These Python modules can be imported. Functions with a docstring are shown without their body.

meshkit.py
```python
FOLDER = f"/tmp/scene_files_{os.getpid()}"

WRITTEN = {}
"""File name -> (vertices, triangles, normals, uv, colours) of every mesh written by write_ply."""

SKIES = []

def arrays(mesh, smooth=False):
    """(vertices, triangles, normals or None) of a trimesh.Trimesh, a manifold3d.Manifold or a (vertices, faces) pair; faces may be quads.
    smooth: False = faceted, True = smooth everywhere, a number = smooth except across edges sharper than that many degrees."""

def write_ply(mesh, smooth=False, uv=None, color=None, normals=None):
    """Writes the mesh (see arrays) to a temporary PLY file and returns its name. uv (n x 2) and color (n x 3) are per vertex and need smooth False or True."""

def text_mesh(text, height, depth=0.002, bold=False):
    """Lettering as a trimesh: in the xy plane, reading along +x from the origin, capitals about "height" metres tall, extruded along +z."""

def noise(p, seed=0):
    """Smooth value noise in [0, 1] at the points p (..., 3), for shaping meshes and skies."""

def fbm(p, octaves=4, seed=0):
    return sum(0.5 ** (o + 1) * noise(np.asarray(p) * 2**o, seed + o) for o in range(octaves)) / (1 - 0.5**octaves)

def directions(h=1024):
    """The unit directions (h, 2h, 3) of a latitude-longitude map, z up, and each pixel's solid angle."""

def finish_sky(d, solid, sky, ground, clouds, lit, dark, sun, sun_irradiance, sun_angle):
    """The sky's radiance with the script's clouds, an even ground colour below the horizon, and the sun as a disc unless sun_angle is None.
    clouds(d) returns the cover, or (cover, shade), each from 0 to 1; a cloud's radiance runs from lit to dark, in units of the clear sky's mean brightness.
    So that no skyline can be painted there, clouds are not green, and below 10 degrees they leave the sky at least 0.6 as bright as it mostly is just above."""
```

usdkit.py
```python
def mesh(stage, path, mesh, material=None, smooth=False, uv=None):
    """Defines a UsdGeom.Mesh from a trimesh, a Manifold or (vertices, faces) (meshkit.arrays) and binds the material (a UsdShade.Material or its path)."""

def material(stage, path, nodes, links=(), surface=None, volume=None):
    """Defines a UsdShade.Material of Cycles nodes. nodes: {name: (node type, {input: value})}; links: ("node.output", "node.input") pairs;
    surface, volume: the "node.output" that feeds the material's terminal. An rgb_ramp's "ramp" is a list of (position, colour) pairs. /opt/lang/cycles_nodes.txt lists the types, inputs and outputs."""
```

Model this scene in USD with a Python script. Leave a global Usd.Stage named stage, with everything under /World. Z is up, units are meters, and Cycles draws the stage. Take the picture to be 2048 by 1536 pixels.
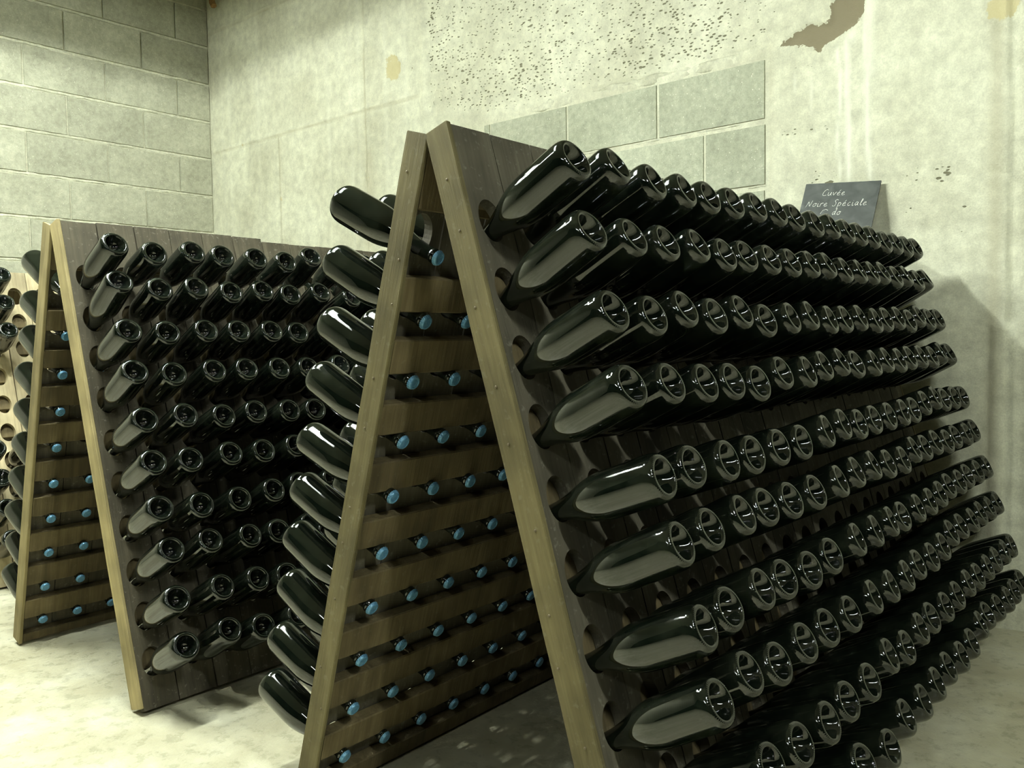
import math, random
import numpy as np, trimesh, usdkit
from meshkit import fbm, noise
from shapely.geometry import Polygon, Point, box as sbox
from shapely import affinity
from pxr import Usd, UsdGeom, UsdLux, UsdShade, Gf, Sdf, Vt

stage = Usd.Stage.CreateInMemory()
UsdGeom.SetStageUpAxis(stage, UsdGeom.Tokens.z)
UsdGeom.SetStageMetersPerUnit(stage, 1.0)
UsdGeom.Xform.Define(stage, '/World')
stage.SetDefaultPrim(stage.GetPrimAtPath('/World'))
UsdGeom.Scope.Define(stage, '/World/Looks')
RNG = random.Random(11)

# ------------------------------------------------------------------ camera
CAM = (-1.2255, -1.2663, 1.159)
YAW, PIT, ROL, FPX = 0.70616, -0.05414, -0.01489, 1689.19
fw = np.array([math.cos(YAW) * math.cos(PIT), math.sin(YAW) * math.cos(PIT), math.sin(PIT)])
rt = np.array([math.sin(YAW), -math.cos(YAW), 0.0])
up = np.cross(rt, fw)
r2 = math.cos(ROL) * rt + math.sin(ROL) * up
u2 = -math.sin(ROL) * rt + math.cos(ROL) * up
cam = UsdGeom.Camera.Define(stage, '/World/camera')
cam.CreateHorizontalApertureAttr(36.0)
cam.CreateVerticalApertureAttr(27.0)
cam.CreateFocalLengthAttr(FPX / 2048 * 36.0)
cam.CreateClippingRangeAttr(Gf.Vec2f(0.05, 60))
m4 = Gf.Matrix4d(*r2, 0, *u2, 0, *(-fw), 0, *CAM, 1)
cam.AddTransformOp().Set(m4)
cam.CreateExposureAttr(-0.28)

# ------------------------------------------------------------------ light levels (the lamps themselves are built below)
LAMP_A, LAMP_B, LAMP_C, LAMP_D, LAMP_F = 1500.0, 1350.0, 1550.0, 900.0, 150.0       # strength of the emitting tubes
LAMP_COL = (0.925, 1.0, 0.93)

# ------------------------------------------------------------------ helpers
names = {}
def numbered(n, parent='/World'):
    k = names.get((parent, n), -1) + 1
    names[(parent, n)] = k
    return n if k == 0 else '%s_%03d' % (n, k)

def tag(p, label=None, cat=None, group=None, kind=None):
    p = p.GetPrim() if hasattr(p, 'GetPrim') else p
    for k, v in (('label', label), ('category', cat), ('group', group), ('kind', kind)):
        if v: p.SetCustomDataByKey(k, v)
    return p

def thing(name, loc=(0, 0, 0), label=None, cat=None, group=None, kind=None, mat=None):
    x = UsdGeom.Xform.Define(stage, '/World/' + numbered(name))
    x.AddTransformOp().Set(mat if mat is not None else Gf.Matrix4d().SetTranslate(Gf.Vec3d(*map(float, loc))))
    return tag(x, label, cat, group, kind)

def obj(name, mesh, mat, parent=None, smooth=False, xf=None):
    base = str(parent.GetPath()) if parent is not None else '/World'
    m = usdkit.mesh(stage, base + '/' + numbered(name, base), mesh, mat, smooth=smooth)
    if xf is not None: UsdGeom.Xformable(m).AddTransformOp().Set(xf)
    return m.GetPrim()

def colour_attr(prim, name, arr):
    UsdGeom.PrimvarsAPI(UsdGeom.Mesh(prim)).CreatePrimvar(name, Sdf.ValueTypeNames.Color3fArray, 'vertex').Set(Vt.Vec3fArray.FromNumpy(np.asarray(arr, np.float32)))

def box(lo, hi):
    b = trimesh.creation.box(np.subtract(hi, lo)); b.apply_translation(np.add(lo, hi) / 2); return b

def grid_faces(nu, nv):
    i = np.arange((nu - 1) * (nv - 1)); r, c = i // (nv - 1), i % (nv - 1)
    a = r * nv + c
    return np.stack([a, a + nv, a + nv + 1, a + 1], 1)

def lathe(profile, seg, ripple=None):
    """profile: (r, z) pairs from axis to axis, seen with z up."""
    pr = np.array(profile, float)
    th = np.arange(seg) / seg * 2 * math.pi
    r = pr[:, 0][:, None] * np.ones(seg); z = pr[:, 1][:, None] * np.ones(seg)
    if ripple is not None: r, z = ripple(r, z, th[None, :])
    v = np.stack([r * np.cos(th), r * np.sin(th), z], -1).reshape(-1, 3)
    n = len(pr); f = []
    for i in range(n - 1):
        a = i * seg + np.arange(seg); b = i * seg + (np.arange(seg) + 1) % seg
        f.append(np.stack([a, b, b + seg, a + seg], 1))
    f = np.vstack(f)
    t = np.vstack([f[:, [0, 1, 2]], f[:, [0, 2, 3]]])
    m = trimesh.Trimesh(v, t, process=True)
    m.update_faces(m.nondegenerate_faces()); m.remove_unreferenced_vertices()
    return m

def tube(pts, r, seg=8):
    """a swept round bar along a polyline (capped)."""
    pts = np.array(pts, float); n = len(pts); V = []
    rr = np.broadcast_to(r, (n,))
    tan = np.gradient(pts, axis=0); tan /= np.linalg.norm(tan, axis=1, keepdims=True)
    ref = np.array([0, 0, 1.0]) if abs(tan[0][2]) < .9 else np.array([1.0, 0, 0])
    for p, t, q in zip(pts, tan, rr):
        a = np.cross(t, ref); a /= np.linalg.norm(a); b = np.cross(t, a)
        th = np.arange(seg) / seg * 2 * math.pi
        V.append(p + q * (np.cos(th)[:, None] * a + np.sin(th)[:, None] * b))
    V = np.vstack(V + [pts[:1], pts[-1:]]); f = []
    for i in range(n - 1):
        for k in range(seg):
            a, b = i * seg + k, i * seg + (k + 1) % seg
            f += [[a, b, b + seg], [a, b + seg, a + seg]]
    for k in range(seg):
        f += [[n * seg, (k + 1) % seg, k], [n * seg + 1, (n - 1) * seg + k, (n - 1) * seg + (k + 1) % seg]]
    m = trimesh.Trimesh(V, f, process=False); m.fix_normals(); return m

# ------------------------------------------------------------------ materials
def mat(name, nodes, links, surface='p.BSDF'):
    return usdkit.material(stage, '/World/Looks/' + name, nodes, links, surface=surface)

def ramp(*st): return {'ramp': [(p, (c, c, c) if np.isscalar(c) else c) for p, c in st]}

def wood(name, dark, light, dust=0.25, rough=0.75):
    """grain runs along the board's own z"""
    return mat(name, {
        'tc': ('texture_coordinate', {}), 'oi': ('object_info', {}),
        'off': ('vector_math', {'math_type': 'scale', 'scale': 37.0}),
        'add': ('vector_math', {'math_type': 'add'}),
        'mp': ('mapping', {'scale': (30.0, 30.0, 2.6)}),
        'n1': ('noise_texture', {'scale': 1.0, 'detail': 2.0, 'roughness': 0.6, 'distortion': .8}),
        'mp2': ('mapping', {'scale': (150.0, 150.0, 7.0)}),
        'n2': ('noise_texture', {'scale': 1.0, 'detail': 3.0, 'roughness': 0.65}),
        'n3': ('noise_texture', {'scale': 6.0, 'detail': 2.0, 'roughness': 0.65}),
        'r1': ('rgb_ramp', ramp((.3, dark), (.68, light))),
        'r2': ('rgb_ramp', ramp((.30, .86), (.62, 1.05))),
        'r3': ('rgb_ramp', ramp((.32, .66), (.66, 1.18))),
        'm1': ('mix', {'mix_type': 'multiply', 'fac': 1.0}), 'm2': ('mix', {'mix_type': 'multiply', 'fac': .9}),
        'tone': ('map_range', {'from_min': 0., 'from_max': 1., 'to_min': .78, 'to_max': 1.18}),
        'm3': ('mix', {'mix_type': 'multiply', 'fac': 1.0}),
        'n4': ('noise_texture', {'scale': 55.0, 'detail': 2.0, 'roughness': .7}),
        'r4': ('rgb_ramp', ramp((.60, 0.0), (.74, dust))),
        'm4': ('mix', {'color2': (.42, .40, .32)}),
        'bp': ('bump', {'strength': .45, 'distance': .0022}),
        'p': ('principled_bsdf', {'roughness': rough, 'specular_ior_level': .25})},
        [('tc.object', 'add.vector1'), ('oi.random', 'off.vector1'), ('off.vector', 'add.vector2'),
         ('add.vector', 'mp.vector'), ('mp.vector', 'n1.vector'), ('add.vector', 'mp2.vector'), ('mp2.vector', 'n2.vector'), ('add.vector', 'n3.vector'), ('add.vector', 'n4.vector'),
         ('n1.fac', 'r1.fac'), ('n2.fac', 'r2.fac'), ('n3.fac', 'r3.fac'), ('r1.color', 'm1.color1'), ('r2.color', 'm1.color2'),
         ('m1.color', 'm2.color1'), ('r3.color', 'm2.color2'), ('oi.random', 'tone.value'), ('m2.color', 'm3.color1'), ('tone.result', 'm3.color2'),
         ('n4.fac', 'r4.fac'), ('r4.color', 'm4.fac'), ('m3.color', 'm4.color1'), ('m4.color', 'p.base_color'),
         ('n2.fac', 'bp.height'), ('bp.normal', 'p.normal')])

W_PLANK = wood('wood_plank', (.084, .075, .052), (.118, .106, .074))
W_END = wood('wood_end', (.138, .115, .050), (.185, .156, .073), .10)
W_BATTEN = wood('wood_batten', (.098, .075, .034), (.158, .123, .061), .06)
W_END2 = wood('wood_end_pale', (.27, .22, .10), (.37, .30, .145), .1)
W_PLANK2 = wood('wood_plank_second', (.078, .068, .045), (.115, .100, .066))
W_PLANK3 = wood('wood_plank_pale', (.40, .33, .19), (.53, .45, .27), .15)

GLASS = mat('dark_glass', {
    'tc': ('texture_coordinate', {}), 'n': ('noise_texture', {'scale': 14.0, 'detail': 2.0, 'roughness': .65}),
    'r': ('rgb_ramp', ramp((.42, (.0035, .0055, .0035)), (.75, (.013, .016, .010)))),
    'rr': ('rgb_ramp', ramp((.40, .022), (.75, .11))),
    'p': ('principled_bsdf', {'ior': 1.72, 'specular_ior_level': .5})},
    [('tc.object', 'n.vector'), ('n.fac', 'r.fac'), ('r.color', 'p.base_color'), ('n.fac', 'rr.fac'), ('rr.color', 'p.roughness')])
CAP = mat('blue_crown_cap', {
    'tc': ('texture_coordinate', {}), 'n': ('noise_texture', {'scale': 160.0, 'detail': 4.0}), 'oi': ('object_info', {}),
    'r': ('rgb_ramp', ramp((.35, (.085, .24, .40)), (.7, (.17, .36, .50)))),
    'p': ('principled_bsdf', {'metallic': .25, 'roughness': .34})},
    [('tc.object', 'n.vector'), ('n.fac', 'r.fac'), ('r.color', 'p.base_color')])

def concrete(name, c_dark, c_light, stain=False, speck=0.0, rough=.9, scale=1.0, pit_bump=True):
    nodes = {
        'tc': ('texture_coordinate', {}), 'oi': ('object_info', {}),
        'n1': ('noise_texture', {'scale': 1.7 * scale, 'detail': 4.0, 'roughness': .62}),
        'n2': ('noise_texture', {'scale': 14.0 * scale, 'detail': 4.0, 'roughness': .7}),
        'n3': ('noise_texture', {'scale': 150.0, 'detail': 3.0, 'roughness': .7}),
        'r1': ('rgb_ramp', ramp((.30, c_dark), (.68, c_light))),
        'r2': ('rgb_ramp', ramp((.30, .80), (.66, 1.10))),
        'r3': ('rgb_ramp', ramp((.30, .90), (.70, 1.07))),
        'm1': ('mix', {'mix_type': 'multiply', 'fac': 1.0}), 'm2': ('mix', {'mix_type': 'multiply', 'fac': 1.0}),
        'tone': ('map_range', {'to_min': .91, 'to_max': 1.07}), 'mt': ('mix', {'mix_type': 'multiply', 'fac': 1.0}),
        'ws': ('math', {'math_type': 'multiply_add', 'value2': .35}),
        'bp': ('bump', {'strength': .55, 'distance': .006}),
        'p': ('principled_bsdf', {'roughness': rough, 'specular_ior_level': .2})}
    links = [('tc.object', 'n1.vector'), ('tc.object', 'n2.vector'), ('tc.object', 'n3.vector'), ('n1.fac', 'r1.fac'), ('n2.fac', 'r2.fac'), ('n3.fac', 'r3.fac'),
             ('r1.color', 'm1.color1'), ('r2.color', 'm1.color2'), ('m1.color', 'm2.color1'), ('r3.color', 'm2.color2'),
             ('oi.random', 'tone.value'), ('m2.color', 'mt.color1'), ('tone.result', 'mt.color2'),
             ('n3.fac', 'ws.value1'), ('n2.fac', 'ws.value3'), ('ws.value', 'bp.height'), ('bp.normal', 'p.normal')]
    out = 'mt.color'
    if speck:      # pale crumbs of aggregate showing in a block's face
        nodes |= {'v': ('voronoi_texture', {'scale': 62.0}), 'rv': ('rgb_ramp', ramp((.10, speck), (.20, 0.0))), 'vn': ('noise_texture', {'scale': 40.0, 'detail': 2.0}),
                  'rn': ('rgb_ramp', ramp((.52, 0.0), (.60, 1.0))), 'mv': ('math', {'math_type': 'multiply'}), 'ms': ('mix', {'color2': (.80, .80, .66)})}
        links += [('tc.object', 'v.vector'), ('tc.object', 'vn.vector'), ('v.distance', 'rv.fac'), ('vn.fac', 'rn.fac'), ('rv.color', 'mv.value1'), ('rn.color', 'mv.value2'), ('mv.value', 'ms.fac'), (out, 'ms.color1')]
        out = 'ms.color'
    if stain:      # stain: r = bare patch, g = pitting, b = rust coloured plug; streak: r = pale lime runs, g = dark band, b = damp
        nodes |= {'at': ('attribute', {'attribute': 'stain'}), 'ss': ('separate_color', {}), 'a2': ('attribute', {'attribute': 'streak'}), 's2': ('separate_color', {}),
                  'nz': ('noise_texture', {'scale': 26.0, 'detail': 3.0, 'roughness': .7}), 'nc': ('map_range', {'to_min': -.55, 'to_max': .55}),
                  'pa': ('math', {'math_type': 'add'}), 'pr': ('rgb_ramp', ramp((.47, 0.0), (.53, 1.0))),
                  'mp': ('mix', {'color2': (.235, .205, .130)}),
                  'ba': ('math', {'math_type': 'add'}), 'br': ('rgb_ramp', ramp((.45, 0.0), (.58, .8))), 'mb': ('mix', {'color2': (.55, .48, .25)}),
                  'mpv': ('mapping', {'scale': (36.0, 36.0, 74.0)}), 'v': ('voronoi_texture', {'scale': 1.0, 'randomness': 1.0}),
                  'nv': ('noise_texture', {'scale': 30.0, 'detail': 2.0}),
                  'gth': ('math', {'math_type': 'multiply_add', 'value2': .95, 'value3': -.17}), 'gm': ('math', {'math_type': 'multiply'}),
                  'gd': ('math', {'math_type': 'subtract'}), 'gr': ('rgb_ramp', ramp((.0, 0.0), (.09, 1.0))),
                  'mg': ('mix', {'color2': (.18, .172, .11)}),
                  'rs': ('math', {'math_type': 'multiply', 'value2': .75}), 'ml': ('mix', {'color2': (.84, .84, .70)}),
                  'rg': ('math', {'math_type': 'multiply', 'value2': .5}), 'md': ('mix', {'color2': (.36, .32, .20)}),
                  'hs': ('math', {'math_type': 'multiply_add', 'value2': -2.2})}
        links += [('at.color', 'ss.color'), ('a2.color', 's2.color'), ('tc.object', 'nz.vector'), ('nz.fac', 'nc.value'),
                  ('ss.r', 'pa.value1'), ('nc.result', 'pa.value2'), ('pa.value', 'pr.fac'), (out, 'ml.color1'), ('s2.r', 'rs.value1'), ('rs.value', 'ml.fac'),
                  ('ml.color', 'md.color1'), ('s2.g', 'rg.value1'), ('rg.value', 'md.fac'), ('md.color', 'mp.color1'), ('pr.color', 'mp.fac'),
                  ('ss.b', 'ba.value1'), ('nc.result', 'ba.value2'), ('ba.value', 'br.fac'), ('mp.color', 'mb.color1'), ('br.color', 'mb.fac'),
                  ('tc.object', 'mpv.vector'), ('mpv.vector', 'v.vector'), ('tc.object', 'nv.vector'),
                  ('nv.fac', 'gm.value1'), ('ss.g', 'gm.value2'), ('gm.value', 'gth.value1'), ('gth.value', 'gd.value1'), ('v.distance', 'gd.value2'), ('gd.value', 'gr.fac'),
                  ('mb.color', 'mg.color1'), ('gr.color', 'mg.fac'), ('gr.color', 'hs.value1'), ('ws.value', 'hs.value3')]
        links = [l for l in links if l != ('ws.value', 'bp.height')] + [('hs.value', 'bp.height')]
        out = 'mg.color'
    return mat(name, nodes, links + [(out, 'p.base_color')])

C_WALL = concrete('cast_concrete', (.50, .49, .36), (.70, .70, .54), stain=True)
C_BLOCK = concrete('cinder_block', (.36, .36, .265), (.48, .48, .36), speck=.75, scale=2.2)
C_BLOCK2 = concrete('grey_block', (.37, .385, .28), (.50, .515, .385), speck=.85, scale=2.2)
C_MORTAR = concrete('mortar', (.50, .495, .365), (.72, .715, .55), scale=3.0)
C_PLAIN = mat('plain_concrete', {'p': ('principled_bsdf', {'base_color': (.46, .45, .345), 'roughness': .95, 'specular_ior_level': 0.0})}, [])
C_OLD = mat('old_stone', {'p': ('principled_bsdf', {'base_color': (.095, .09, .068), 'roughness': .95, 'specular_ior_level': 0.0})}, [])
C_CEIL = mat('ceiling_concrete', {'p': ('principled_bsdf', {'base_color': (.26, .255, .195), 'roughness': .95, 'specular_ior_level': 0.0})}, [])

FLOOR = mat('floor_concrete', {
    'tc': ('texture_coordinate', {}),
    'n1': ('noise_texture', {'scale': 2.6, 'detail': 4.0, 'roughness': .62}), 'n2': ('noise_texture', {'scale': 18.0, 'detail': 4.0, 'roughness': .7}), 'n3': ('noise_texture', {'scale': 120.0, 'detail': 3.0}),
    'r1': ('rgb_ramp', ramp((.30, (.40, .37, .24)), (.50, (.50, .475, .33)), (.70, (.62, .605, .46)))),
    'r2': ('rgb_ramp', ramp((.3, .90), (.68, 1.06))), 'm1': ('mix', {'mix_type': 'multiply', 'fac': 1.0}),
    'rr': ('rgb_ramp', ramp((.38, .22), (.62, .62))),
    'ws': ('math', {'math_type': 'multiply_add', 'value2': .25}), 'bp': ('bump', {'strength': .35, 'distance': .008}),
    'p': ('principled_bsdf', {'specular_ior_level': .45})},
    [('tc.object', 'n1.vector'), ('tc.object', 'n2.vector'), ('tc.object', 'n3.vector'), ('n1.fac', 'r1.fac'), ('n2.fac', 'r2.fac'), ('r1.color', 'm1.color1'), ('r2.color', 'm1.color2'), ('m1.color', 'p.base_color'),
     ('n2.fac', 'rr.fac'), ('rr.color', 'p.roughness'), ('n3.fac', 'ws.value1'), ('n2.fac', 'ws.value3'), ('ws.value', 'bp.height'), ('bp.normal', 'p.normal')])
SLATE = mat('slate', {'tc': ('texture_coordinate', {}), 'n': ('noise_texture', {'scale': 16.0, 'detail': 3.0, 'distortion': .8}), 'r': ('rgb_ramp', ramp((.35, (.038, .044, .038)), (.7, (.082, .092, .080)))),
                      'p': ('principled_bsdf', {'roughness': .5})}, [('tc.object', 'n.vector'), ('n.fac', 'r.fac'), ('r.color', 'p.base_color')])
CHALK = mat('chalk', {'p': ('principled_bsdf', {'base_color': (.80, .80, .74), 'roughness': .95})}, [])
RUST = mat('rust', {'tc': ('texture_coordinate', {}), 'n': ('noise_texture', {'scale': 60.0, 'detail': 3.0}), 'r': ('rgb_ramp', ramp((.3, (.18, .09, .025)), (.7, (.40, .24, .09)))),
                    'p': ('principled_bsdf', {'roughness': .85})}, [('tc.object', 'n.vector'), ('n.fac', 'r.fac'), ('r.color', 'p.base_color')])
NAIL = mat('nail', {'p': ('principled_bsdf', {'base_color': (.16, .13, .08), 'metallic': .6, 'roughness': .55})}, [])
HOOD = mat('lamp_hood', {'p': ('principled_bsdf', {'base_color': (.62, .63, .60), 'roughness': .45})}, [])
def tube_mat(n, s): return mat(n, {'e': ('emission', {'color': LAMP_COL, 'strength': s})}, [], surface='e.emission')

# ------------------------------------------------------------------ room shell
XW, YL, ZTOP = 2.50, 5.079, 4.45
X0, Y0 = -7.0, -5.5
HB, LB, ZC, JB = 0.2966, 0.5588, 2.3388, 0.2778

def floor():
    xs = np.concatenate([np.linspace(X0, -1.6, 20), np.arange(-1.5, XW + .05, .05)]); ys = np.concatenate([np.linspace(Y0, -1.6, 16), np.arange(-1.5, YL + .05, .05)])
    X, Y = np.meshgrid(xs, ys, indexing='ij')
    z = (fbm(np.stack([X * 1.4, Y * 1.4, X * 0], -1), 4, 3) - .5) * .008
    p = obj('floor', (np.stack([X, Y, z - .004], -1).reshape(-1, 3), grid_faces(*X.shape)), FLOOR, smooth=True)
    tag(p, 'pale worn concrete floor with damp shiny patches', kind='structure')
floor()

def smooth01(a, b, x):
    t = np.clip((x - a) / (b - a), 0, 1); return t * t * (3 - 2 * t)

def back_wall():
    """the cast concrete wall at x = XW: a height field over (y, z) with its seams, the rough pour, the pier and the bared patch."""
    root = thing('wall_back', label='pale cast concrete back wall with formwork seams, pitting and a stained patch', kind='structure')
    ys = np.arange(-1.75, YL + .03, .0125); zs = np.arange(-.05, 4.2, .0125)
    Y, Z = np.meshgrid(ys, zs, indexing='ij')
    P = np.stack([Y, Z, Y * 0], -1)
    h = (fbm(P * 1.3, 4, 1) - .5) * .012 + (fbm(P * 9, 3, 2) - .5) * .005
    wob = (fbm(P * 5, 3, 7) - .5)
    def hseam(z0, ya, yb, amp=.0035, w=.008):
        d = Z - z0 - wob * .012
        k = smooth01(ya, ya + .05, Y) * (1 - smooth01(yb - .05, yb, Y)) * (.35 + 1.3 * noise(P * [14, 3, 1], 5))
        return k * (amp * np.exp(-(d / w) ** 2) - .6 * amp * np.exp(-((d + .014) / .007) ** 2))
    def vseam(y0, za, zb, amp=.0035, w=.009):
        d = Y - y0 - wob * .016
        k = smooth01(za, za + .06, Z) * (1 - smooth01(zb - .06, zb, Z)) * (.35 + 1.3 * noise(P * [3, 9, 1], 6))
        return k * (amp * np.exp(-(d / w) ** 2) - .5 * amp * np.exp(-((d - .018) / .008) ** 2))
    h += hseam(2.695, 2.62, 5.1, .010) + hseam(3.64, 2.9, 5.1, .008) + vseam(4.135, 0, 2.70, .008) + vseam(3.14, 0, 4.2, .009) + vseam(2.82, 2.3, 4.2, .003) + vseam(2.03 + .9, 1.2, 2.7, .002)
    # rough, pitted pour set back from the boards' marks, with a rounded lower corner
    edge_y = 2.58 + wob * .05
    edge_z = 2.475 + .10 * np.exp(-((Y - 2.5) / .25) ** 2) + wob * .03
    rough = smooth01(-.05, .03, Z - edge_z) * smooth01(-.03, .03, edge_y - Y) * smooth01(.30, .42, Y + (Z - 2.47) * .5)
    h -= .011 * rough
    h += .008 * np.exp(-((Y - 2.60) / .03) ** 2) * smooth01(2.45, 2.6, Z)
    h += rough * (fbm(P * 38, 2, 9) - .5) * .006
    # recess for the block infill
    infill = ((Y > .364) & (Y < 2.10) & (Z < 2.464) & (Z > .38))
    h = np.where(infill, -.003 + (h * .2), h)
    # the pier at the right: step, bulged pour lines, groove, foot of a filled channel
    h += .006 * smooth01(-.085, -.105, -Y - .2) * 0 + .006 * smooth01(-.14, -.08, -Y * -1) * 0
    pier = smooth01(.362, .34, Y)
    h += pier * ((fbm(P * [2.2, 7, 1], 4, 12) - .5) * .016)
    d = Y + .095 - wob * .02; h += smooth01(2.2, 2.5, Z) * (.006 * smooth01(.004, -.004, d) + .004 * np.exp(-((d - .02) / .012) ** 2))
    d = Y + .592 - wob * .02; h += .007 * np.exp(-(d / .012) ** 2) * (.4 + noise(P * [3, 22, 1], 15)) - .008 * np.exp(-((d + .024) / .012) ** 2)
    arc = Z - (2.412 - .14 * smooth01(-.19, -.60, Y) ** 1.5); ka = smooth01(-.15, -.22, Y) * (1 - smooth01(-.56, -.60, Y))
    h += ka * (.006 * smooth01(.012, -.012, arc + wob * .02))
    cap_ = (smooth01(1.195, 1.18, Z) * smooth01(-.545, -.56, Y) * smooth01(-.65, -.63, Y)); h += .012 * cap_
    # honeycombed lines in the pier where the pour paused
    comb = np.zeros_like(h)
    for z0, ya, yb, w, a in ((2.05, .02, .30, .035, .8), (1.83, .02, .33, .05, 1.0), (1.80, -.40, .05, .03, .6), (1.77, -.58, -.25, .07, 1.0), (1.66, -.5, -.1, .05, .7), (2.33, .15, .3, .02, .7), (1.55, -.60, -.2, .05, .45)):
        zc = z0 + .06 * (Y - ya) * (1 if z0 > 2 else .2) + wob * .06
        comb = np.maximum(comb, a * np.exp(-((Z - zc) / w) ** 2) * smooth01(ya - .05, ya + .03, Y) * (1 - smooth01(yb - .03, yb + .05, Y)))
    comb *= smooth01(.36, .62, fbm(P * 13, 3, 21)) * 1.25
    h -= comb * .006
    # crack above the infill
    d = Z - (2.452 + .012 * (1.2 - Y) + wob * .012); kc = smooth01(.37, .45, Y) * (1 - smooth01(1.25, 1.4, Y)); h -= kc * .012 * np.exp(-(d / .007) ** 2)
    # plugs of formwork ties, bare patch
    def plug(yc, zc, r): return np.hypot(Y - yc, Z - zc) / r + wob * .5
    q1, q2 = plug(2.879, 2.906, .074), plug(-.575, 2.395, .062)
    h -= .006 * smooth01(1.05, .9, q1)
    for (yc, zc, r) in ((4.66, 3.62, .02), (4.62, 2.695, .022), (4.135, 2.22, .03), (3.14, 2.25, .03), (3.14, 1.62, .03)):
        h += .004 * smooth01(1.2, .6, plug(yc, zc, r))
    poly = Polygon([(.300, 2.452), (.235, 2.487), (.178, 2.507), (.125, 2.502), (.088, 2.490), (.076, 2.512), (.083, 2.56), (.060, 2.60), (.01, 2.615), (-.040, 2.600), (-.066, 2.56), (-.060, 2.50), (-.02, 2.455), (.05, 2.425), (.092, 2.408), (.128, 2.378), (.150, 2.402), (.20, 2.425), (.26, 2.437)])
    sd = np.full(Y.shape, -1.0)
    sel = (Y > -.25) & (Y < .45) & (Z > 2.25) & (Z < 2.75)
    import shapely
    pts = shapely.points(Y[sel], Z[sel]); dist = shapely.distance(pts, poly.exterior); ins = shapely.contains(poly, pts)
    sd[sel] = np.where(ins, dist, -dist)
    patch = np.clip(.5 + sd / .05, 0, 1)
    h -= .010 * smooth01(-.004, .010, sd + wob * .02)
    small = np.maximum(np.clip(1.4 - plug(2.70, 2.865, .030), 0, 1), np.clip(1.3 - plug(2.70, 2.62, .028), 0, 1))
    patch = np.maximum(patch, small * .42)
    # lime runs below the patch and elsewhere, darker filled band by the groove
    streak = np.zeros_like(h)
    for yc, za, zb, w, a in ((.045, 1.80, 2.40, .006, .9), (.02, 1.83, 2.41, .006, .7), (.005, 1.78, 2.44, .010, 1.), (-.075, 1.77, 2.75, .010, .9), (-.09, 2.2, 2.75, .02, .7), (.16, 2.02, 2.37, .004, .6), (.24, 2.2, 2.33, .006, .5), (-.02, 2.36, 2.46, .02, .8), (.11, 1.78, 2.0, .004, .5), (.0, 1.75, 1.95, .008, .6)):
        wig = (noise(P * [0, 5, 1] + [yc * 97, 0, 0], 31) - .5) * .03
        streak = np.maximum(streak, a * np.exp(-((Y - yc - wig) / w) ** 2) * smooth01(za, za + .06, Z) * (1 - smooth01(zb - .05, zb, Z)))
    for yc in (4.9, 4.8, 3.3, 3.22, 2.95, 2.76, 3.55, 4.4): streak = np.maximum(streak, .35 * np.exp(-((Y - yc) / .02) ** 2) * fbm(P * [6, 1.5, 1], 3, 40))
    band = np.exp(-((Y + .556) / .028) ** 2) * (1 - smooth01(2.3, 2.45, Z)) * .75
    band = np.maximum(band, .7 * np.exp(-((Y - 3.135) / .05) ** 2) * smooth01(2.5, 2.35, Z) * smooth01(1.6, 1.8, Z) * fbm(P * [8, 4, 1], 3, 50) * 1.5)
    band = np.maximum(band, .5 * np.exp(-((Y - 4.135) / .025) ** 2) * smooth01(2.7, 2.6, Z))
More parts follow.
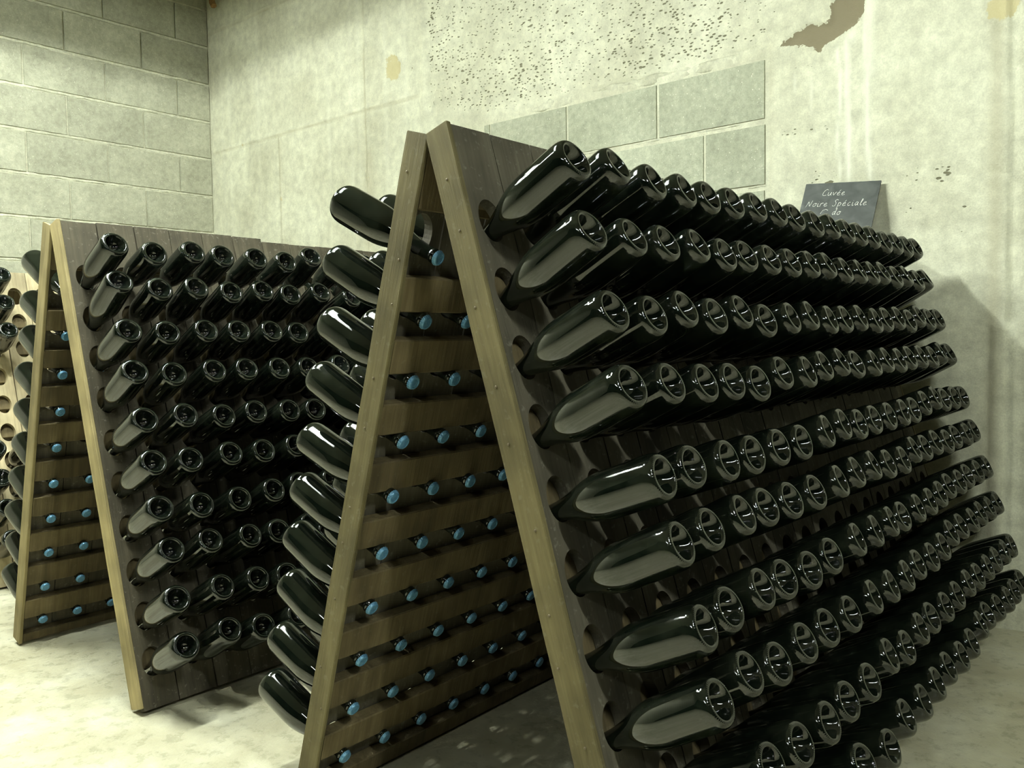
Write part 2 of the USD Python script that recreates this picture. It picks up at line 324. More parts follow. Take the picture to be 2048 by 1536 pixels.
    seamk = np.maximum.reduce([np.exp(-((Z - 2.683 - wob * .012) / .008) ** 2) * smooth01(2.62, 2.7, Y), np.exp(-((Z - 3.628 - wob * .012) / .008) ** 2) * smooth01(2.9, 3., Y),
                               np.exp(-((Y - 4.150 - wob * .016) / .009) ** 2) * smooth01(2.7, 2.65, Z), np.exp(-((Y - 3.157 - wob * .016) / .010) ** 2), .7 * np.exp(-((Y - .345) / .006) ** 2) * smooth01(2.5, 2.45, Z)])
    band = np.maximum(band, seamk * (.25 + .9 * noise(P * [7, 7, 1], 77)))
    pit = np.maximum(rough * (.62 + .6 * fbm(P * [2.3, 2.3, 1], 3, 17)), comb)
    pit = np.maximum(pit, .16 * fbm(P * 4, 2, 60))
    pit = np.where(sd > -.01, 0, pit)
    rust = np.maximum(np.clip(1.5 - q2, 0, 1), np.clip(1.55 - q1, 0, .75))
    for (yc, zc, r) in ((4.135, 2.22, .03), (3.14, 2.25, .03), (4.62, 2.695, .025)): rust = np.maximum(rust, .5 * np.clip(1.5 - plug(yc, zc, r), 0, 1))
    V = np.stack([XW - h, Y, Z], -1).reshape(-1, 3)
    p = obj('cast_face', (V, grid_faces(*Y.shape)), C_WALL, root, smooth=True)
    colour_attr(p, 'stain', np.stack([patch, pit, rust], -1).reshape(-1, 3)); colour_attr(p, 'streak', np.stack([streak, band, band * 0], -1).reshape(-1, 3))
    # block infill
    for k in range(-6, 1):
        z0 = 2.130 + (k - 0) * HB if k < 0 else 2.130
        z1 = z0 + HB - (.012 if k < 0 else .020)
        off = .932 if k % 2 == 0 else .676
        js = sorted({.370, 2.095} | {off + LB * n for n in range(-1, 4) if .42 < off + LB * n < 2.05})
        for a, b in zip(js[:-1], js[1:]):
            block(root, C_BLOCK2, (a + .003, b - .003), (z0 + .006, z1), lambda s, t, d: (XW + .001 - d, s, t), k * 31 + int(a * 50), .02, .35)
    # mortar bed over the top course and between courses
    for k in range(-6, 2):
        zz = 2.130 + k * HB if k < 1 else 2.130 + HB - .020
        bed(root, (.368, 2.098), zz - .007, zz + (.009 if k < 1 else .054), lambda s, t, d: (XW + .007 - d, s, t), k + 70, .003)
    return root

def block(root, m, su, tv, place, seed, dep=.03, amp=1.0):
    """one block: a pillow-edged face, slightly uneven, with its sides."""
    nu, nv = 15, 9
    r = np.concatenate([[0, .006], np.linspace(.03, 1, nu - 4)[:-1] if False else np.linspace(.04, .96, nu - 4), [.994, 1]])
    s = su[0] + (su[1] - su[0]) * np.concatenate([[0.0, .010], np.linspace(.05, .95, nu - 4), [.990, 1.0]])
    t = tv[0] + (tv[1] - tv[0]) * np.concatenate([[0.0, .022], np.linspace(.09, .91, nv - 4), [.978, 1.0]])
    S, T = np.meshgrid(s, t, indexing='ij')
    d = .004 + (fbm(np.stack([S * 7, T * 7, S * 0 + seed * 3.7], -1), 3, 5) - .5) * .007 * amp + (noise(np.array([[seed * 1.3, 2.2, 7.1]]), 9)[0] - .5) * .006 * amp
    d[[0, -1], :] = -dep; d[:, [0, -1]] = -dep
    v = np.stack(np.broadcast_arrays(*place(S, T, d)), -1).reshape(-1, 3)
    mesh = trimesh.Trimesh(v, np.vstack([grid_faces(*S.shape)[:, [0, 1, 2]], grid_faces(*S.shape)[:, [0, 2, 3]]]), process=False)
    return obj('block', mesh, m, root, smooth=32)

def bed(root, su, z0, z1, place, seed, proud=.004):
    n = max(8, int((su[1] - su[0]) / .025)); s = np.linspace(su[0], su[1], n)
    w = noise(np.stack([s * 9, s * 0 + seed, s * 0], -1), 3) - .5
    rows_ = []
    for f, d in ((0., -.03), (.0, -.002), (.3, proud), (.75, proud), (1., -.002), (1., -.03)):
        ww = noise(np.stack([s * 23, s * 0 + seed + f, s * 0], -1), 4) - .5
        rows_.append(np.stack(np.broadcast_arrays(*place(s, z0 + (z1 - z0) * f + w * .006 + ww * .010, d + ww * .010 + w * .006 if d > -.01 else d)), -1))
    V = np.stack(rows_, 1)
    return obj('mortar_bed', (V.reshape(-1, 3), grid_faces(n, len(rows_))), C_MORTAR, root, smooth=True)

back_wall()

def left_wall():
    root = thing('wall_left', label='grey cinder block wall with pale mortar beds, left of the corner', kind='structure')
    obj('mortar_core', box((X0, YL + .010, 0), (XW + .1, YL + .25, ZTOP)), C_MORTAR, root)
    k0 = -int(ZC / HB) - 1
    for k in range(k0, 7):
        z0 = ZC + k * HB; z1 = z0 + HB
        if z0 < 0: z0 = .0
        e = XW - JB - (0 if k % 2 == 0 else .5) * LB
        js = [XW - .004] + [e - LB * n for n in range(0, 7 if k > -7 else 7)]
        for b, a in zip(js[:-1], js[1:]):
            block(root, C_BLOCK, (a + .002, b - .002), (z0 + .010, z1 - .006), lambda s, t, d: (s, YL + .002 - d, t), k * 17 + int((a + 9) * 40), .03, .6)
        bed(root, (js[-1], XW - .003), z0 - .009, z0 + .013, lambda s, t, d: (s, YL + .010 - d, t), k + 140, .003 + .002 * (k % 3))
    obj('far_face', box((X0, YL - .002, 0), (js[-1] - .2, YL + .02, ZTOP)), C_PLAIN, root)
left_wall()
tag(obj('ceiling', box((X0, Y0, ZTOP), (XW + .3, YL + .3, ZTOP + .2)), C_CEIL), 'plain concrete ceiling high above the racks', kind='structure')
ext = obj('cast_face', box((XW + .04, Y0, 0), (XW + .3, YL + .25, ZTOP)), C_PLAIN, stage.GetPrimAtPath('/World/wall_back'))
obj('cast_face', box((XW - .003, Y0, 0), (XW + .05, -1.74, ZTOP)), C_PLAIN, stage.GetPrimAtPath('/World/wall_back'))
obj('cast_face', box((XW - .003, -1.76, 4.18), (XW + .05, YL + .2, ZTOP)), C_PLAIN, stage.GetPrimAtPath('/World/wall_back'))

# ------------------------------------------------------------------ lamps (above and beside the picture)
def lamp(loc, yaw, roll, pitch, strength, label, length=1.2, half=.26, rad=.013):
    R = Gf.Matrix4d().SetRotate(Gf.Rotation(Gf.Vec3d(1, 0, 0), roll)) * Gf.Matrix4d().SetRotate(Gf.Rotation(Gf.Vec3d(0, 1, 0), pitch)) * Gf.Matrix4d().SetRotate(Gf.Rotation(Gf.Vec3d(0, 0, 1), yaw)) * Gf.Matrix4d().SetTranslate(Gf.Vec3d(*loc))
    t = thing('ceiling_lamp', label=label, cat='lamp', mat=R)
    L = length / 2
    cyl = trimesh.creation.cylinder(radius=rad, height=length, sections=8); cyl.apply_transform(trimesh.transformations.rotation_matrix(math.pi / 2, [1, 0, 0])); cyl.apply_translation([0, 0, .012])
    obj('tube', cyl, tube_mat('tube_%d' % (names.get(('/World', 'ceiling_lamp'), 0)), strength), t, smooth=40)
    prof = [(-half, 0), (-.05, .11), (.05, .11), (half, 0), (half, .006), (.055, .117), (-.055, .117), (-half, .006)]
    hood = trimesh.creation.extrude_polygon(Polygon(prof), length + .08, engine='earcut'); hood.apply_transform(np.array([[1, 0, 0, 0], [0, 0, 1, -L - .04], [0, 1, 0, 0], [0, 0, 0, 1.0]])); hood.fix_normals()
    obj('hood', hood, HOOD, t)
    for s in (-1, 1):
        pl = trimesh.creation.extrude_polygon(Polygon([(-half, 0), (half, 0), (.055, .117), (-.055, .117)]), .004, engine='earcut'); pl.apply_transform(np.array([[1, 0, 0, 0], [0, 0, 1, s * (L + .04) - .002], [0, 1, 0, 0], [0, 0, 0, 1.0]])); pl.fix_normals()
        obj('end_plate', pl, HOOD, t)
        obj('socket', box((-.014, s * L - .02, -.004), (.014, s * L + .02, .11)), HOOD, t)
        obj('hanger', tube([(0, s * .4, .115), (0, s * .4, ZTOP - loc[2])], .004, 6), HOOD, t)
    return t
lamp((-.3, 1.2, 3.36), 90, 0, 0, LAMP_A, 'long tube lamp with a pale metal hood over the aisle between near and middle racks')
lamp((-.5, 2.6, 3.30), 90, 0, 0, LAMP_B, 'long tube lamp with a pale metal hood over the aisle left of the middle rack')
lamp((-.75, -2.7, 3.10), 0, 0, 0, LAMP_C, 'short tube lamp with a pale metal hood at the right of the aisle', .8)
lamp((-3.1, -1.5, 2.90), 0, 0, 0, LAMP_F, 'dim thick tube lamp with a pale metal hood behind the viewer', 1.2, .26, .024)
lamp((-1.3, 2.6, 3.85), 0, 0, 0, LAMP_D, 'long tube lamp with a pale metal hood hanging before the middle rack')

# ------------------------------------------------------------------ bottle prototype
R_B = .0445
prof = [(0, .036), (.006, .0352), (.012, .0325), (.0175, .0275), (.0222, .0205), (.0255, .0125), (.0282, .0055), (.0300, .0018), (.0320, .0001), (.0345, .0001), (.0372, .0012), (.0400, .0040), (.0422, .0085), (.0437, .015), (R_B, .025),
        (R_B, .060), (R_B, .095), (R_B, .112), (.0443, .125), (.0436, .137), (.0422, .149), (.0400, .161), (.0371, .173), (.0337, .185), (.0301, .197), (.0266, .209), (.0235, .221), (.0209, .233), (.0188, .245), (.0173, .258), (.0163, .272), (.0155, .286), (.0150, .297), (.0153, .300), (.0168, .3012), (.0172, .304), (.0168, .307), (.0152, .3082), (.0150, .311), (.0148, .318), (.0140, .320), (0, .320)]
prof = [(r * (1 + .05 * min(1, max(0, (.22 - z) / .05))), z) for r, z in prof]
def knurl(r, z, th):
    w = np.exp(-((r - .0362) / .0029) ** 2) * (z < .006)
    k = .5 - .5 * np.cos(56 * th)
    return r, z + w * k * .0011
BODY = lathe(prof, 168, knurl)
def cap_mesh():
    n = 84; th = np.arange(n) / n * 2 * math.pi
    def fl(r, z, t): 
        w = np.clip((.3195 - z) / .005, 0, 1)
        return r + w * .0009 * np.cos(21 * t), z
    return lathe([(.0144, .3145), (.0172, .3135), (.0174, .3142), (.0166, .3165), (.0158, .3195), (.0150, .3212), (.0136, .3222), (.0105, .3224), (.0100, .3217), (0, .3217)], n, fl)
CAPM = cap_mesh()

HLEN = .2396
def bottle_matrix(piv, el, az, side, roll):
    a = np.array([math.sin(az) * math.cos(el), side * math.cos(az) * math.cos(el), math.sin(el)])      # from the hole towards the base
    base = np.asarray(piv) + HLEN * a
    zz = -a; xx = np.cross([0, 0, 1.0], zz); xx /= np.linalg.norm(xx); yy = np.cross(zz, xx)
    x2 = math.cos(roll) * xx + math.sin(roll) * yy; y2 = -math.sin(roll) * xx + math.cos(roll) * yy
    return Gf.Matrix4d(*map(float, x2), 0, *map(float, y2), 0, *map(float, zz), 0, *map(float, base), 1)
first_bottle = []
def bottle(piv, el, az, side, label, group):
    M = bottle_matrix(piv, math.radians(el), math.radians(az), side, RNG.random() * 6.28)
    if not first_bottle:
        t = thing('champagne_bottle', mat=M, label=label, cat='bottle', group=group)
        obj('glass', BODY, GLASS, t, smooth=50); obj('crown_cap', CAPM, CAP, t, smooth=40)
        first_bottle.append(t); return t
    x = UsdGeom.Xform.Define(stage, '/World/' + numbered('champagne_bottle'))
    x.GetPrim().GetReferences().AddInternalReference(first_bottle[0].GetPath()); x.GetPrim().SetInstanceable(True)
    x.MakeMatrixXform().Set(M)
    return tag(x, label, 'bottle', group)

# ------------------------------------------------------------------ riddling racks
LEAN = math.radians(16.6111); SL, CL = math.sin(LEAN), math.cos(LEAN)
YT, DX, DS, S0, TH = .058, .1318, .1439, .2267, .0646
T_PL, T_BT = .026, .035
NCOL = 18
def panel_matrix(side):
    ex = (-side * -1.0, 0, 0) if side > 0 else (-1.0, 0, 0)
    return lambda org: Gf.Matrix4d(1.0 if side > 0 else -1.0, 0, 0, 0, 0, side * CL, SL, 0, 0, -side * SL, CL, 0, *map(float, org), 1)
def chamfer_board(x0, x1, n0, n1, z0, z1, c=.0025, seed=0, amp=.0008, step=.06, axis='z'):
    """a board with worn, slightly uneven edges; runs along z (or x)."""
    if axis == 'x': a0, a1, b0, b1, l0, l1 = n0, n1, z0, z1, x0, x1
    else: a0, a1, b0, b1, l0, l1 = x0, x1, n0, n1, z0, z1
    ring = np.array([(a0 + c, b0), (a1 - c, b0), (a1, b0 + c), (a1, b1 - c), (a1 - c, b1), (a0 + c, b1), (a0, b1 - c), (a0, b0 + c)])
    n = max(2, int((l1 - l0) / step)); L = np.linspace(l0, l1, n + 1); L = np.concatenate([[l0], L[:1] + c, L[1:-1], L[-1:] - c, [l1]])
    V = []
    cen = ring.mean(0)
    for i, l in enumerate(L):
        q = ring.copy()
        if i in (0, len(L) - 1): q = cen + (q - cen) * (1 - 2 * c / max(a1 - a0, b1 - b0))
        w = noise(np.stack([q[:, 0] * 60, q[:, 1] * 60, np.full(8, l * 7 + seed * 5.3)], -1), seed) - .5
        d = q - cen; d /= np.linalg.norm(d, axis=1, keepdims=True)
        V.append(q + d * w[:, None] * 2 * amp)
    V = np.array(V); f = []
    m = len(L)
    P3 = np.stack([V[..., 0], V[..., 1], np.repeat(L[:, None], 8, 1)], -1) if axis != 'x' else np.stack([np.repeat(L[:, None], 8, 1), V[..., 0], V[..., 1]], -1)
    for i in range(m - 1):
        for k in range(8):
            a, b = i * 8 + k, i * 8 + (k + 1) % 8
            f += [[a, b, b + 8], [a, b + 8, a + 8]]
    for k in range(1, 7): f += [[0, k + 1, k], [(m - 1) * 8, (m - 1) * 8 + k, (m - 1) * 8 + k + 1]]
    t = trimesh.Trimesh(P3.reshape(-1, 3), f, process=False)
    if t.volume < 0: t.invert()
    return t

HOLE = affinity.translate(affinity.scale(Point(0, 0).buffer(1.0, 7), .035, .046), .002, .021)    # x, up; the bottle rests in its lower end
def rack(label, org, H, xc0, mats, top=0.0, step_after=None, seed=1, nails=False, first_col=0):
    """an A of two leaning panels: planks with oval holes, battens behind, a board across each end."""
    WP, WE, WB = mats
    t = thing('riddling_rack', (org[0], org[1], 0), label, 'bottle rack', 'wooden riddling racks')
    rg = random.Random(seed)
    lr = xc0 + (NCOL - 1) * DX + DX / 2 + .004
    sb = (H - TH * SL) / CL - .002
    for side in (-1, 1):
        M = panel_matrix(side)((0, side * YT, H))
        fx = (lambda x: x) if side > 0 else (lambda x: -x)
        for i in range(NCOL):
            a = .0125 if i == 0 else xc0 + (i - .5) * DX + rg.uniform(.0008, .0028)
            b = xc0 + (i + .5) * DX - rg.uniform(.0008, .0028)
            if i == 0: pass
            tp = top + rg.uniform(0, .005) + (.014 if step_after is not None and i >= step_after else 0)
            bt = (H - .007) / CL - rg.uniform(0.0, .004)
            pl = sbox(a, -bt, b, -tp)
            for j in range(10): pl = pl.difference(affinity.translate(HOLE, xc0 + i * DX + rg.uniform(-.0015, .0015), -(S0 + j * DS) + rg.uniform(-.002, .002)))
            if side < 0: pl = affinity.scale(pl, -1, 1, origin=(0, 0))
            me = trimesh.creation.extrude_polygon(pl, T_PL, engine='earcut')
            dn = rg.uniform(-.0022, 0)
            me.apply_transform(np.array([[1, 0, 0, 0], [0, 0, -1, dn], [0, 1, 0, 0], [0, 0, 0, 1.0]]))     # (x, up, thickness) -> (x, -n, up)
            obj('plank', me, WP, t, xf=M)
        for e, (a, b) in enumerate(((0.0, .0120), (lr + .0005, lr + .0125))):
            x0, x1 = sorted((fx(a), fx(b)))
            p = obj('end_board', chamfer_board(x0, x1, -TH, .0015, -sb - .0, -top + .002, .0022, seed * 7 + e + side, .0012, .05), WE, t, smooth=25, xf=M)
            if nails and e == 0:
                for j in range(11):
                    s = .10 + j * DS + rg.uniform(-.03, .03); n = -TH * rg.uniform(.25, .75)
                    nl = trimesh.creation.icosphere(1, .0032); nl.apply_scale([.5, 1, 1]); nl.apply_translation([fx(-.0003), n, -s]); obj('nail', nl, NAIL, t, smooth=True, xf=M)
        x0, x1 = sorted((fx(.0125), fx(lr)))
        for j in range(11):
            sa = S0 + (j - 1) * DS + .070 + rg.uniform(-.004, .004); sz = S0 + j * DS + .002 + rg.uniform(-.004, .004)
            if j == 0: sa, sz = top + .006, S0 - .075
            if j == 10: sz = sb - .004
            p = chamfer_board(x0, x1, -T_PL - T_BT - rg.uniform(0, .004), -T_PL - .0025, -sz, -sa, .003, seed * 13 + j + 50 * side, .0012, .12, axis='x')
            if j == 0: sb_ = obj('batten', p, WB, t, smooth=25, xf=M)
            else: obj('batten', p, WB, t, smooth=25, xf=M)
    return t

ORD = 'first second third fourth fifth sixth seventh eighth ninth tenth eleventh twelfth thirteenth fourteenth fifteenth sixteenth seventeenth eighteenth'.split()
H1, H2, H3 = 1.5946, 1.5837, 1.6158
D2, D3 = 1.8212, 3.7071
rack('nearest dark wooden riddling rack, its A-shaped end boards facing the viewer', (0, 0), H1, .0634, (W_PLANK, W_END, W_BATTEN), seed=3, nails=True)
rack('middle wooden riddling rack with a pale yellow right end board', (-.0285, D2), H2, .0634, (W_PLANK2, W_END2, W_BATTEN), step_after=6, seed=5)
X3 = .46917 - .0634 - 3 * DX
rack('farthest left riddling rack of pale planks, cut by the picture edge, with empty holes', (X3, D3), H3, .0634, (W_PLANK3, W_END2, W_BATTEN), top=.075, seed=8)

def hole(xc, s, side, D, H): return (xc, D + side * (YT + s * SL), H - s * CL)
hidden = []
def place(xr, D, H, side, row, col, ea, which, face, grp, own=True, x0=.0634, s0=S0, ds=DS):
    piv = hole(xr + x0 + col * DX, s0 + row * ds, side, D, H)
    if own: bottle(piv, ea[0], ea[1], side, 'dark champagne bottle, %s row from top, %s column from front, %s rack\'s %s face' % (ORD[row], ORD[col], which, face), grp)
    else: hidden.append(bottle_matrix(piv, math.radians(ea[0]), math.radians(ea[1]), side, RNG.random() * 6.28))

# how each bottle leans: (rise, sideways turn) in degrees, row by row from the front
N_ = None
RIGHT = [
 [(28.5,0.0),(32.1,6),(27.5,4.5),(26.8,4.0),(26.1,-1.8),(26.5,-3.2),(28.1,-0.9),(28.5,-0.4),(27.5,-4),(26.5,-0.7),(28.5,5),(27.1,2.3),(27.3,-1.1),(27.7,-0.4),(25.6,-3.7),(27.0,-2.6),(26.5,-4),(27.3,-5)],
 [(29.9,-1.9),(29.6,1.3),(29.1,0.0),(30.8,3.2),(27.0,-1.5),(28.3,-5.4),(28.4,-2.7),(28.5,-1.9),(29.8,1.4),(31.4,4.0),(29.2,3.1),(30.2,6.4),(30.6,3.0),(32.4,0.1),(30.0,-1.0),(33.2,4),(29.4,0.1),(33.0,6)],
 [(26.6,-1.5),(24.8,-1.1),(29.2,0.7),(25.4,-2.3),(28.7,-0.1),(23.1,-5.1),(25.4,2.7),(27.6,4.6),(24.7,4.7),(25.3,0.8),(26.9,3.4),(24.8,4.7),(25.8,-2.3),(27.5,-0.3),(25.0,-3.8),(30.2,0.1),(27.0,-4.1),(27.3,-4.8)],
 [(27.6,-2.9),(27.2,-0.9),(25.5,-0.6),(24.8,-3.8),(21.9,-6),(26.8,-1.8),(25.9,4.6),(29.1,3.2),(30.8,6),(27.8,-2.9),(27.5,6),(29.1,4.2),(27.7,2.2),(29.1,-0.9),(29.1,0.5),(27.7,0.2),(31.3,7),(29.0,-1.4)],
 [(21.3,2.9),(22.4,-3.0),(21.2,-0.4),(20.6,-4.1),(20.9,-3.2),(20.4,-3.6),(23.1,7),(24.9,5.1),(22.3,-0.3),(22.6,-1.8),(22.4,-0.6),(22.6,2.0),(22.2,-4.5),(25.8,-0.5),(28.0,5),(24.4,-6),(24.0,-4.5),(22.3,-7)],
 [(27.2,4.7),(28.6,0.6),(29.4,3.6),(28.9,-3.8),(27.4,-5.4),(26.7,-3.4),(27.4,7),(29.1,6.3),(29.2,9),(26.6,2.4),(25.1,2.9),(29.4,6),(27.8,-1.9),(28.6,-1.5),(25.9,-2.8),(26.8,-5.9),(25.7,0.4),(26.3,-3.7)],
 [(25.8,6.0),(27.8,-2.5),(28.6,1.5),(27.3,-6.0),(24.7,-6.5),(25.8,-6.5),(26.6,8),(25.7,9),(26.0,9),(25.5,-2.2),(25.0,4.4),(24.9,3.1),(26.0,0.8),(28.2,-3.0),(26.8,-2.4),(27.9,-5.6),(27.0,-1.2),(26.9,3.3)],
 [(30.8,3.6),(33.5,2.9),(29.3,-2.9),(29.8,-1.9),(29.1,-4.0),(27.6,-2.2),(27.4,7.5),(26.1,8),(25.6,7.2),(27.2,1.2),(25.6,1.3),(26.7,1.1),(31.2,1.9),(30.8,-0.2),(29.2,4.1),(30.0,2.4),(28.9,2.9),(28.9,1.7)],
 [(28,0),(29.1,-1.6),(27.1,-3.4),(25.4,-1.8),(26.2,-5.5),(25.3,-3.2),(28.3,5.6),(25.0,0.9),(27.2,3.9),(27.4,-3.7),(26.0,-0.9),(26.1,-0.2),(26.9,4.2),(25.6,-0.3),(25.1,2.9),(25.2,1.5),(24.3,6),(24.2,0.7)],
 [(28,1),(27,-2),(28,2),(27,-3),(29.7,-6),(24.1,-1.7),(28.7,3.2),(26.6,4.2),(27.2,4.4),(28.4,1.5),(26.2,1.7),(26.8,0.4),(30.1,8),(31.3,-3.3),(29.0,-1.2),(26.9,1.8),(26.9,-4.4),(28.1,-3.8)]]
MID = [
 [(29.8,2.2),(23.7,0.4),(27.8,3.8),(25.9,-2.2),(25.8,-0.7),(24.4,-1.9),(32.2,-3.3)],
 [(34.6,1.1),(28.5,-0.3),(31.3,0.4),(28.1,-0.4),(30.9,0.1),(28.0,-4.4),(31.8,-1.0),(26.9,3.2)],
 [(28.4,0.3),(26.6,-0.9),(28.3,1.5),(27.8,-0.5),(27.7,0.2),(26.1,-5.1)],
 [(30.6,-0.4),(27.2,-1.9),(28.7,2.1),(29.0,0.1),(28.5,0.5),(27.8,-1.1),(29.5,4.7)],
 [(26.9,0.5),(28.2,1.8),(24.6,2.3),(26.1,0.5),(24.4,1.8),(23.2,-3.6)],
 [(28.8,1.5),(27.3,-1.4),(28.3,2.6),(27.1,0.9),(28.0,1.3)],
 [(28.3,-0.1),(25.6,0.7),(25.1,2.3),(27.8,3.3)],
 [(31.6,4.0),(32.7,4.2),(29.6,6.7),(28.4,0.1)],
 [(30.0,0.7),(30.3,7.0),(29.7,6.1),(26.6,-0.4)],
 [(30.2,1.2),(32.4,6.9),(27.2,1.6)]]
LEFT = [(28.1,-7.7),(29.2,-6.8),(27.1,-2.5),(28.7,-5.8),(23.5,-4.5),(25.8,-4.0),(28.7,-4.4),(29.3,-2.8),(25.7,-3.7),(24.9,-4.8)]
SEEN_MID = [7, 8, 7, 7, 6, 6, 5, 4, 4, 3]
for r in range(10):
    for c in range(NCOL):
        place(0, 0, H1, -1, r, c, RIGHT[r][c], 'nearest', 'right', 'champagne bottles on the right face of the nearest rack')
for r in range(10):
    for c in range(NCOL):
        ea = MID[r][c] if c < len(MID[r]) else (28 + RNG.uniform(-2, 2), RNG.uniform(-3, 3))
        place(-.0285, D2, H2, -1, r, c, ea, 'middle', 'right', 'champagne bottles on the right face of the middle rack', c < SEEN_MID[r])
for r in range(10):
    for c in range(NCOL):
        ea = LEFT[r] if c == 0 else (LEFT[r][0] + RNG.uniform(-1.5, 1.5), LEFT[r][1] + RNG.uniform(-2, 2))
        place(0, 0, H1, 1, r, c, ea, 'nearest', 'left', 'champagne bottles on the left face of the nearest rack', c < (2 if r < 2 else 3), .0753, .2326, .1432)
for r in range(10):
    for c in range(NCOL):
        place(-.0285, D2, H2, 1, r, c, (28 + RNG.uniform(-1.5, 1.5), RNG.uniform(-3, 1)), 'middle', 'left', 'champagne bottles on the left face of the middle rack', c < (1 if r < 5 else 2), .0753, .2326, .1432)
for r, c in [(0, 2), (1, 2), (2, 2), (6, 1), (7, 1), (8, 1), (9, 1), (6, 2), (7, 2), (8, 2), (9, 2)]:
    place(X3, D3, H3, -1, r, c, (28 + RNG.uniform(-1.5, 1.5), RNG.uniform(-2, 2)), 'farthest left', 'right', 'champagne bottles on the farthest left rack')
# bottles deeper in the racks, hidden or showing only a dim cap between the battens
pi_ = UsdGeom.PointInstancer.Define(stage, '/World/champagne_bottle_mass')
proto = UsdGeom.Xform.Define(stage, '/World/champagne_bottle_mass/prototype')
obj('glass', BODY, GLASS, proto.GetPrim(), smooth=50); obj('crown_cap', CAPM, CAP, proto.GetPrim(), smooth=40)
pi_.CreatePrototypesRel().SetTargets([proto.GetPath()])
pi_.CreateProtoIndicesAttr(Vt.IntArray(len(hidden)))
pi_.CreatePositionsAttr(Vt.Vec3fArray([Gf.Vec3f(m.ExtractTranslation()) for m in hidden]))
pi_.CreateOrientationsAttr(Vt.QuathArray([Gf.Quath(m.ExtractRotation().GetQuat()) for m in hidden]))
tag(pi_, 'dim blue caps and dark bottles deep inside the nearest and middle racks', 'bottles', kind='stuff')

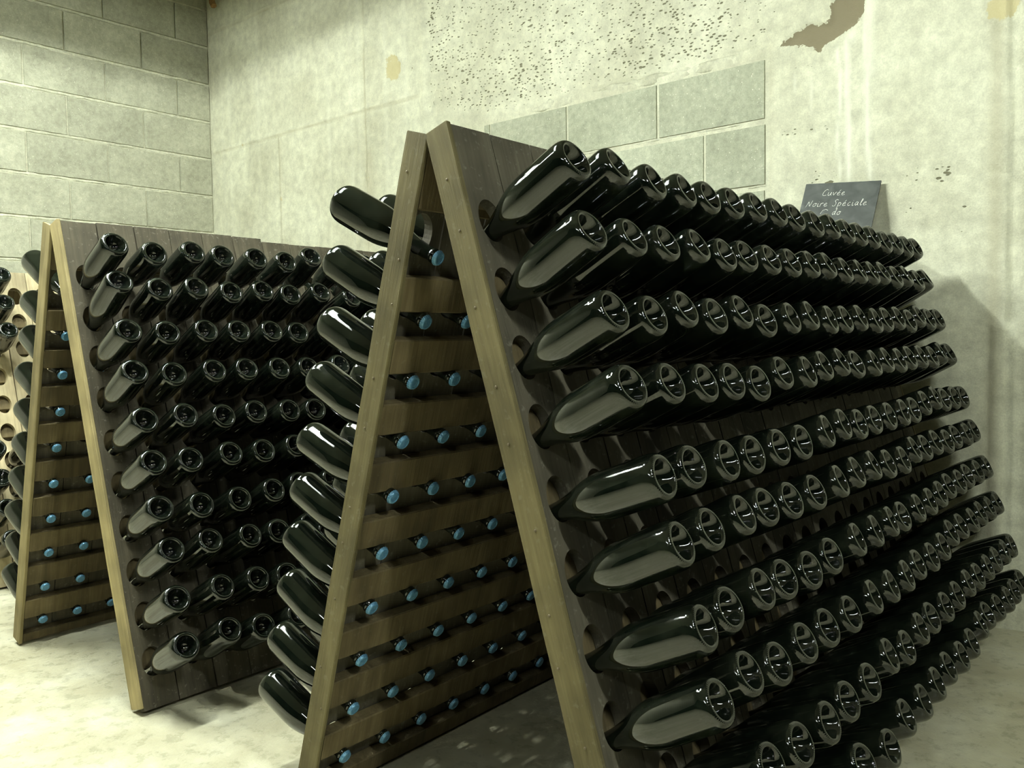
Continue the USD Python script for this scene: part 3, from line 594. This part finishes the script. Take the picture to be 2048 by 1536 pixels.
# ------------------------------------------------------------------ chalkboard on the nearest rack's ridge
def board():
    c = np.array([2.395, .030, H1 + .003])
    tilt = math.atan2(.085, .205)
    e_x = np.array([.03, -1.0, -.075]); e_x /= np.linalg.norm(e_x)
    e_up = np.array([math.sin(tilt), 0, math.cos(tilt)]); e_up -= e_up @ e_x * e_x; e_up /= np.linalg.norm(e_up)
    e_n = np.cross(e_x, e_up)
    M = Gf.Matrix4d(*map(float, e_x), 0, *map(float, e_up), 0, *map(float, e_n), 0, *map(float, c), 1)
    t = thing('chalkboard', label='small dark slate board with white chalk handwriting, leaning on the back wall', cat='chalkboard', mat=M)
    w, hh = .314, .222
    obj('slate', trimesh.creation.box((w, hh, .006), transform=trimesh.transformations.translation_matrix((0, hh / 2, 0))), SLATE, t)
    # handwriting: strokes in letter units (x width 1 = x-height)
    G = {'C': (1.1, [[(1.0, 1.55), (.7, 1.75), (.3, 1.5), (.02, .8), (.1, .2), (.5, 0), (1.0, .2)]]), 'u': (.95, [[(.05, .95), (.05, .3), (.25, 0), (.6, .2), (.75, .95)], [(.75, .95), (.75, .2), (.95, .05)]]),
         'v': (.9, [[(.05, .9), (.35, .0), (.75, .95), (.9, .85)]]), 'é': (.9, [[(.08, .45), (.6, .6), (.55, .9), (.25, .9), (.05, .4), (.3, 0), (.8, .2)], [(.35, 1.15), (.62, 1.45)]]),
         'e': (.9, [[(.08, .45), (.6, .6), (.55, .9), (.25, .9), (.05, .4), (.3, 0), (.85, .2)]]), 'N': (1.3, [[(-.05, -.05), (.15, .5), (.3, 1.5), (.8, .0), (1.1, 1.6)]]),
         'o': (.85, [[(.45, .95), (.1, .7), (.1, .2), (.4, 0), (.7, .3), (.65, .8), (.4, .95), (.85, .8)]]), 'i': (.5, [[(.15, .9), (.15, .2), (.3, 0), (.5, .15)], [(.16, 1.25), (.18, 1.3)]]),
         'r': (.7, [[(.05, 0), (.12, .9), (.2, .7), (.45, .95), (.7, .85)]]), 'S': (1.0, [[(.95, 1.5), (.6, 1.75), (.25, 1.4), (.7, .8), (.6, .1), (.2, .0), (.0, .25)]]),
         'p': (.85, [[(.1, .95), (.05, -.75)], [(.08, .7), (.4, .95), (.7, .6), (.5, .1), (.1, .1)]]), 'c': (.8, [[(.65, .8), (.4, .95), (.08, .5), (.3, .0), (.75, .2)]]),
         'a': (.9, [[(.65, .85), (.3, .95), (.05, .4), (.3, 0), (.65, .5), (.68, .9), (.65, .2), (.9, .05)]]), 'l': (.55, [[(.1, .3), (.45, 1.5), (.25, 1.75), (.15, .4), (.3, 0), (.55, .2)]]),
         'd': (.95, [[(.65, .85), (.3, .95), (.05, .4), (.3, 0), (.65, .5), (.8, 1.8)], [(.72, 1.0), (.68, .2), (.9, .05)]]), ' ': (.75, [])}
    def write(text, x, y, s, slope):
        out = []
        for ch in text:
            wd, sts = G[ch]
            for st in sts:
                st = np.array(st, float)
                k = np.linspace(0, len(st) - 1, 6 * len(st)); q = np.stack([np.interp(k, np.arange(len(st)), st[:, i]) for i in (0, 1)], 1)
                for _ in range(3): q[1:-1] = .25 * q[:-2] + .5 * q[1:-1] + .25 * q[2:]
                q[:, 0] += .18 * q[:, 1]
                X = x + s * q[:, 0]; Yv = y + s * q[:, 1] + slope * (X - x)
                out.append(tube(np.stack([X, Yv, np.full(len(X), .0032)], -1), .0011, 5))
            x += s * (wd + .18)
        return trimesh.util.concatenate(out)
    for tx, x, y, s, sl in (('Cuvée', -.076, .160, .0175, .02), ('Noire Spéciale', -.136, .108, .0185, .045), ('do', -.018, .066, .0180, .04)):
        me = write(tx, x, y, s, sl); me.apply_scale([1, 1, 1]); obj('chalk_writing', me, CHALK, t)
    arc = tube([(-.066, .074, .0032), (-.058, .090, .0032), (-.045, .095, .0032), (-.036, .089, .0032)], .0011, 5); obj('chalk_writing', arc, CHALK, t)
board()

# ------------------------------------------------------------------ rusty pipe stub high on the back wall by the corner
pts = [(XW + .02, 4.945, 3.98), (XW - .025, 4.94, 3.98), (XW - .045, 4.935, 3.94), (XW - .05, 4.925, 3.89), (XW - .055, 4.905, 3.83), (XW - .055, 4.885, 3.80)]
tag(obj('pipe_stub', tube(pts, [.022, .022, .023, .023, .024, .024], 12), RUST, smooth=40), 'short bent rusty pipe end on the back wall by the corner', 'pipe')
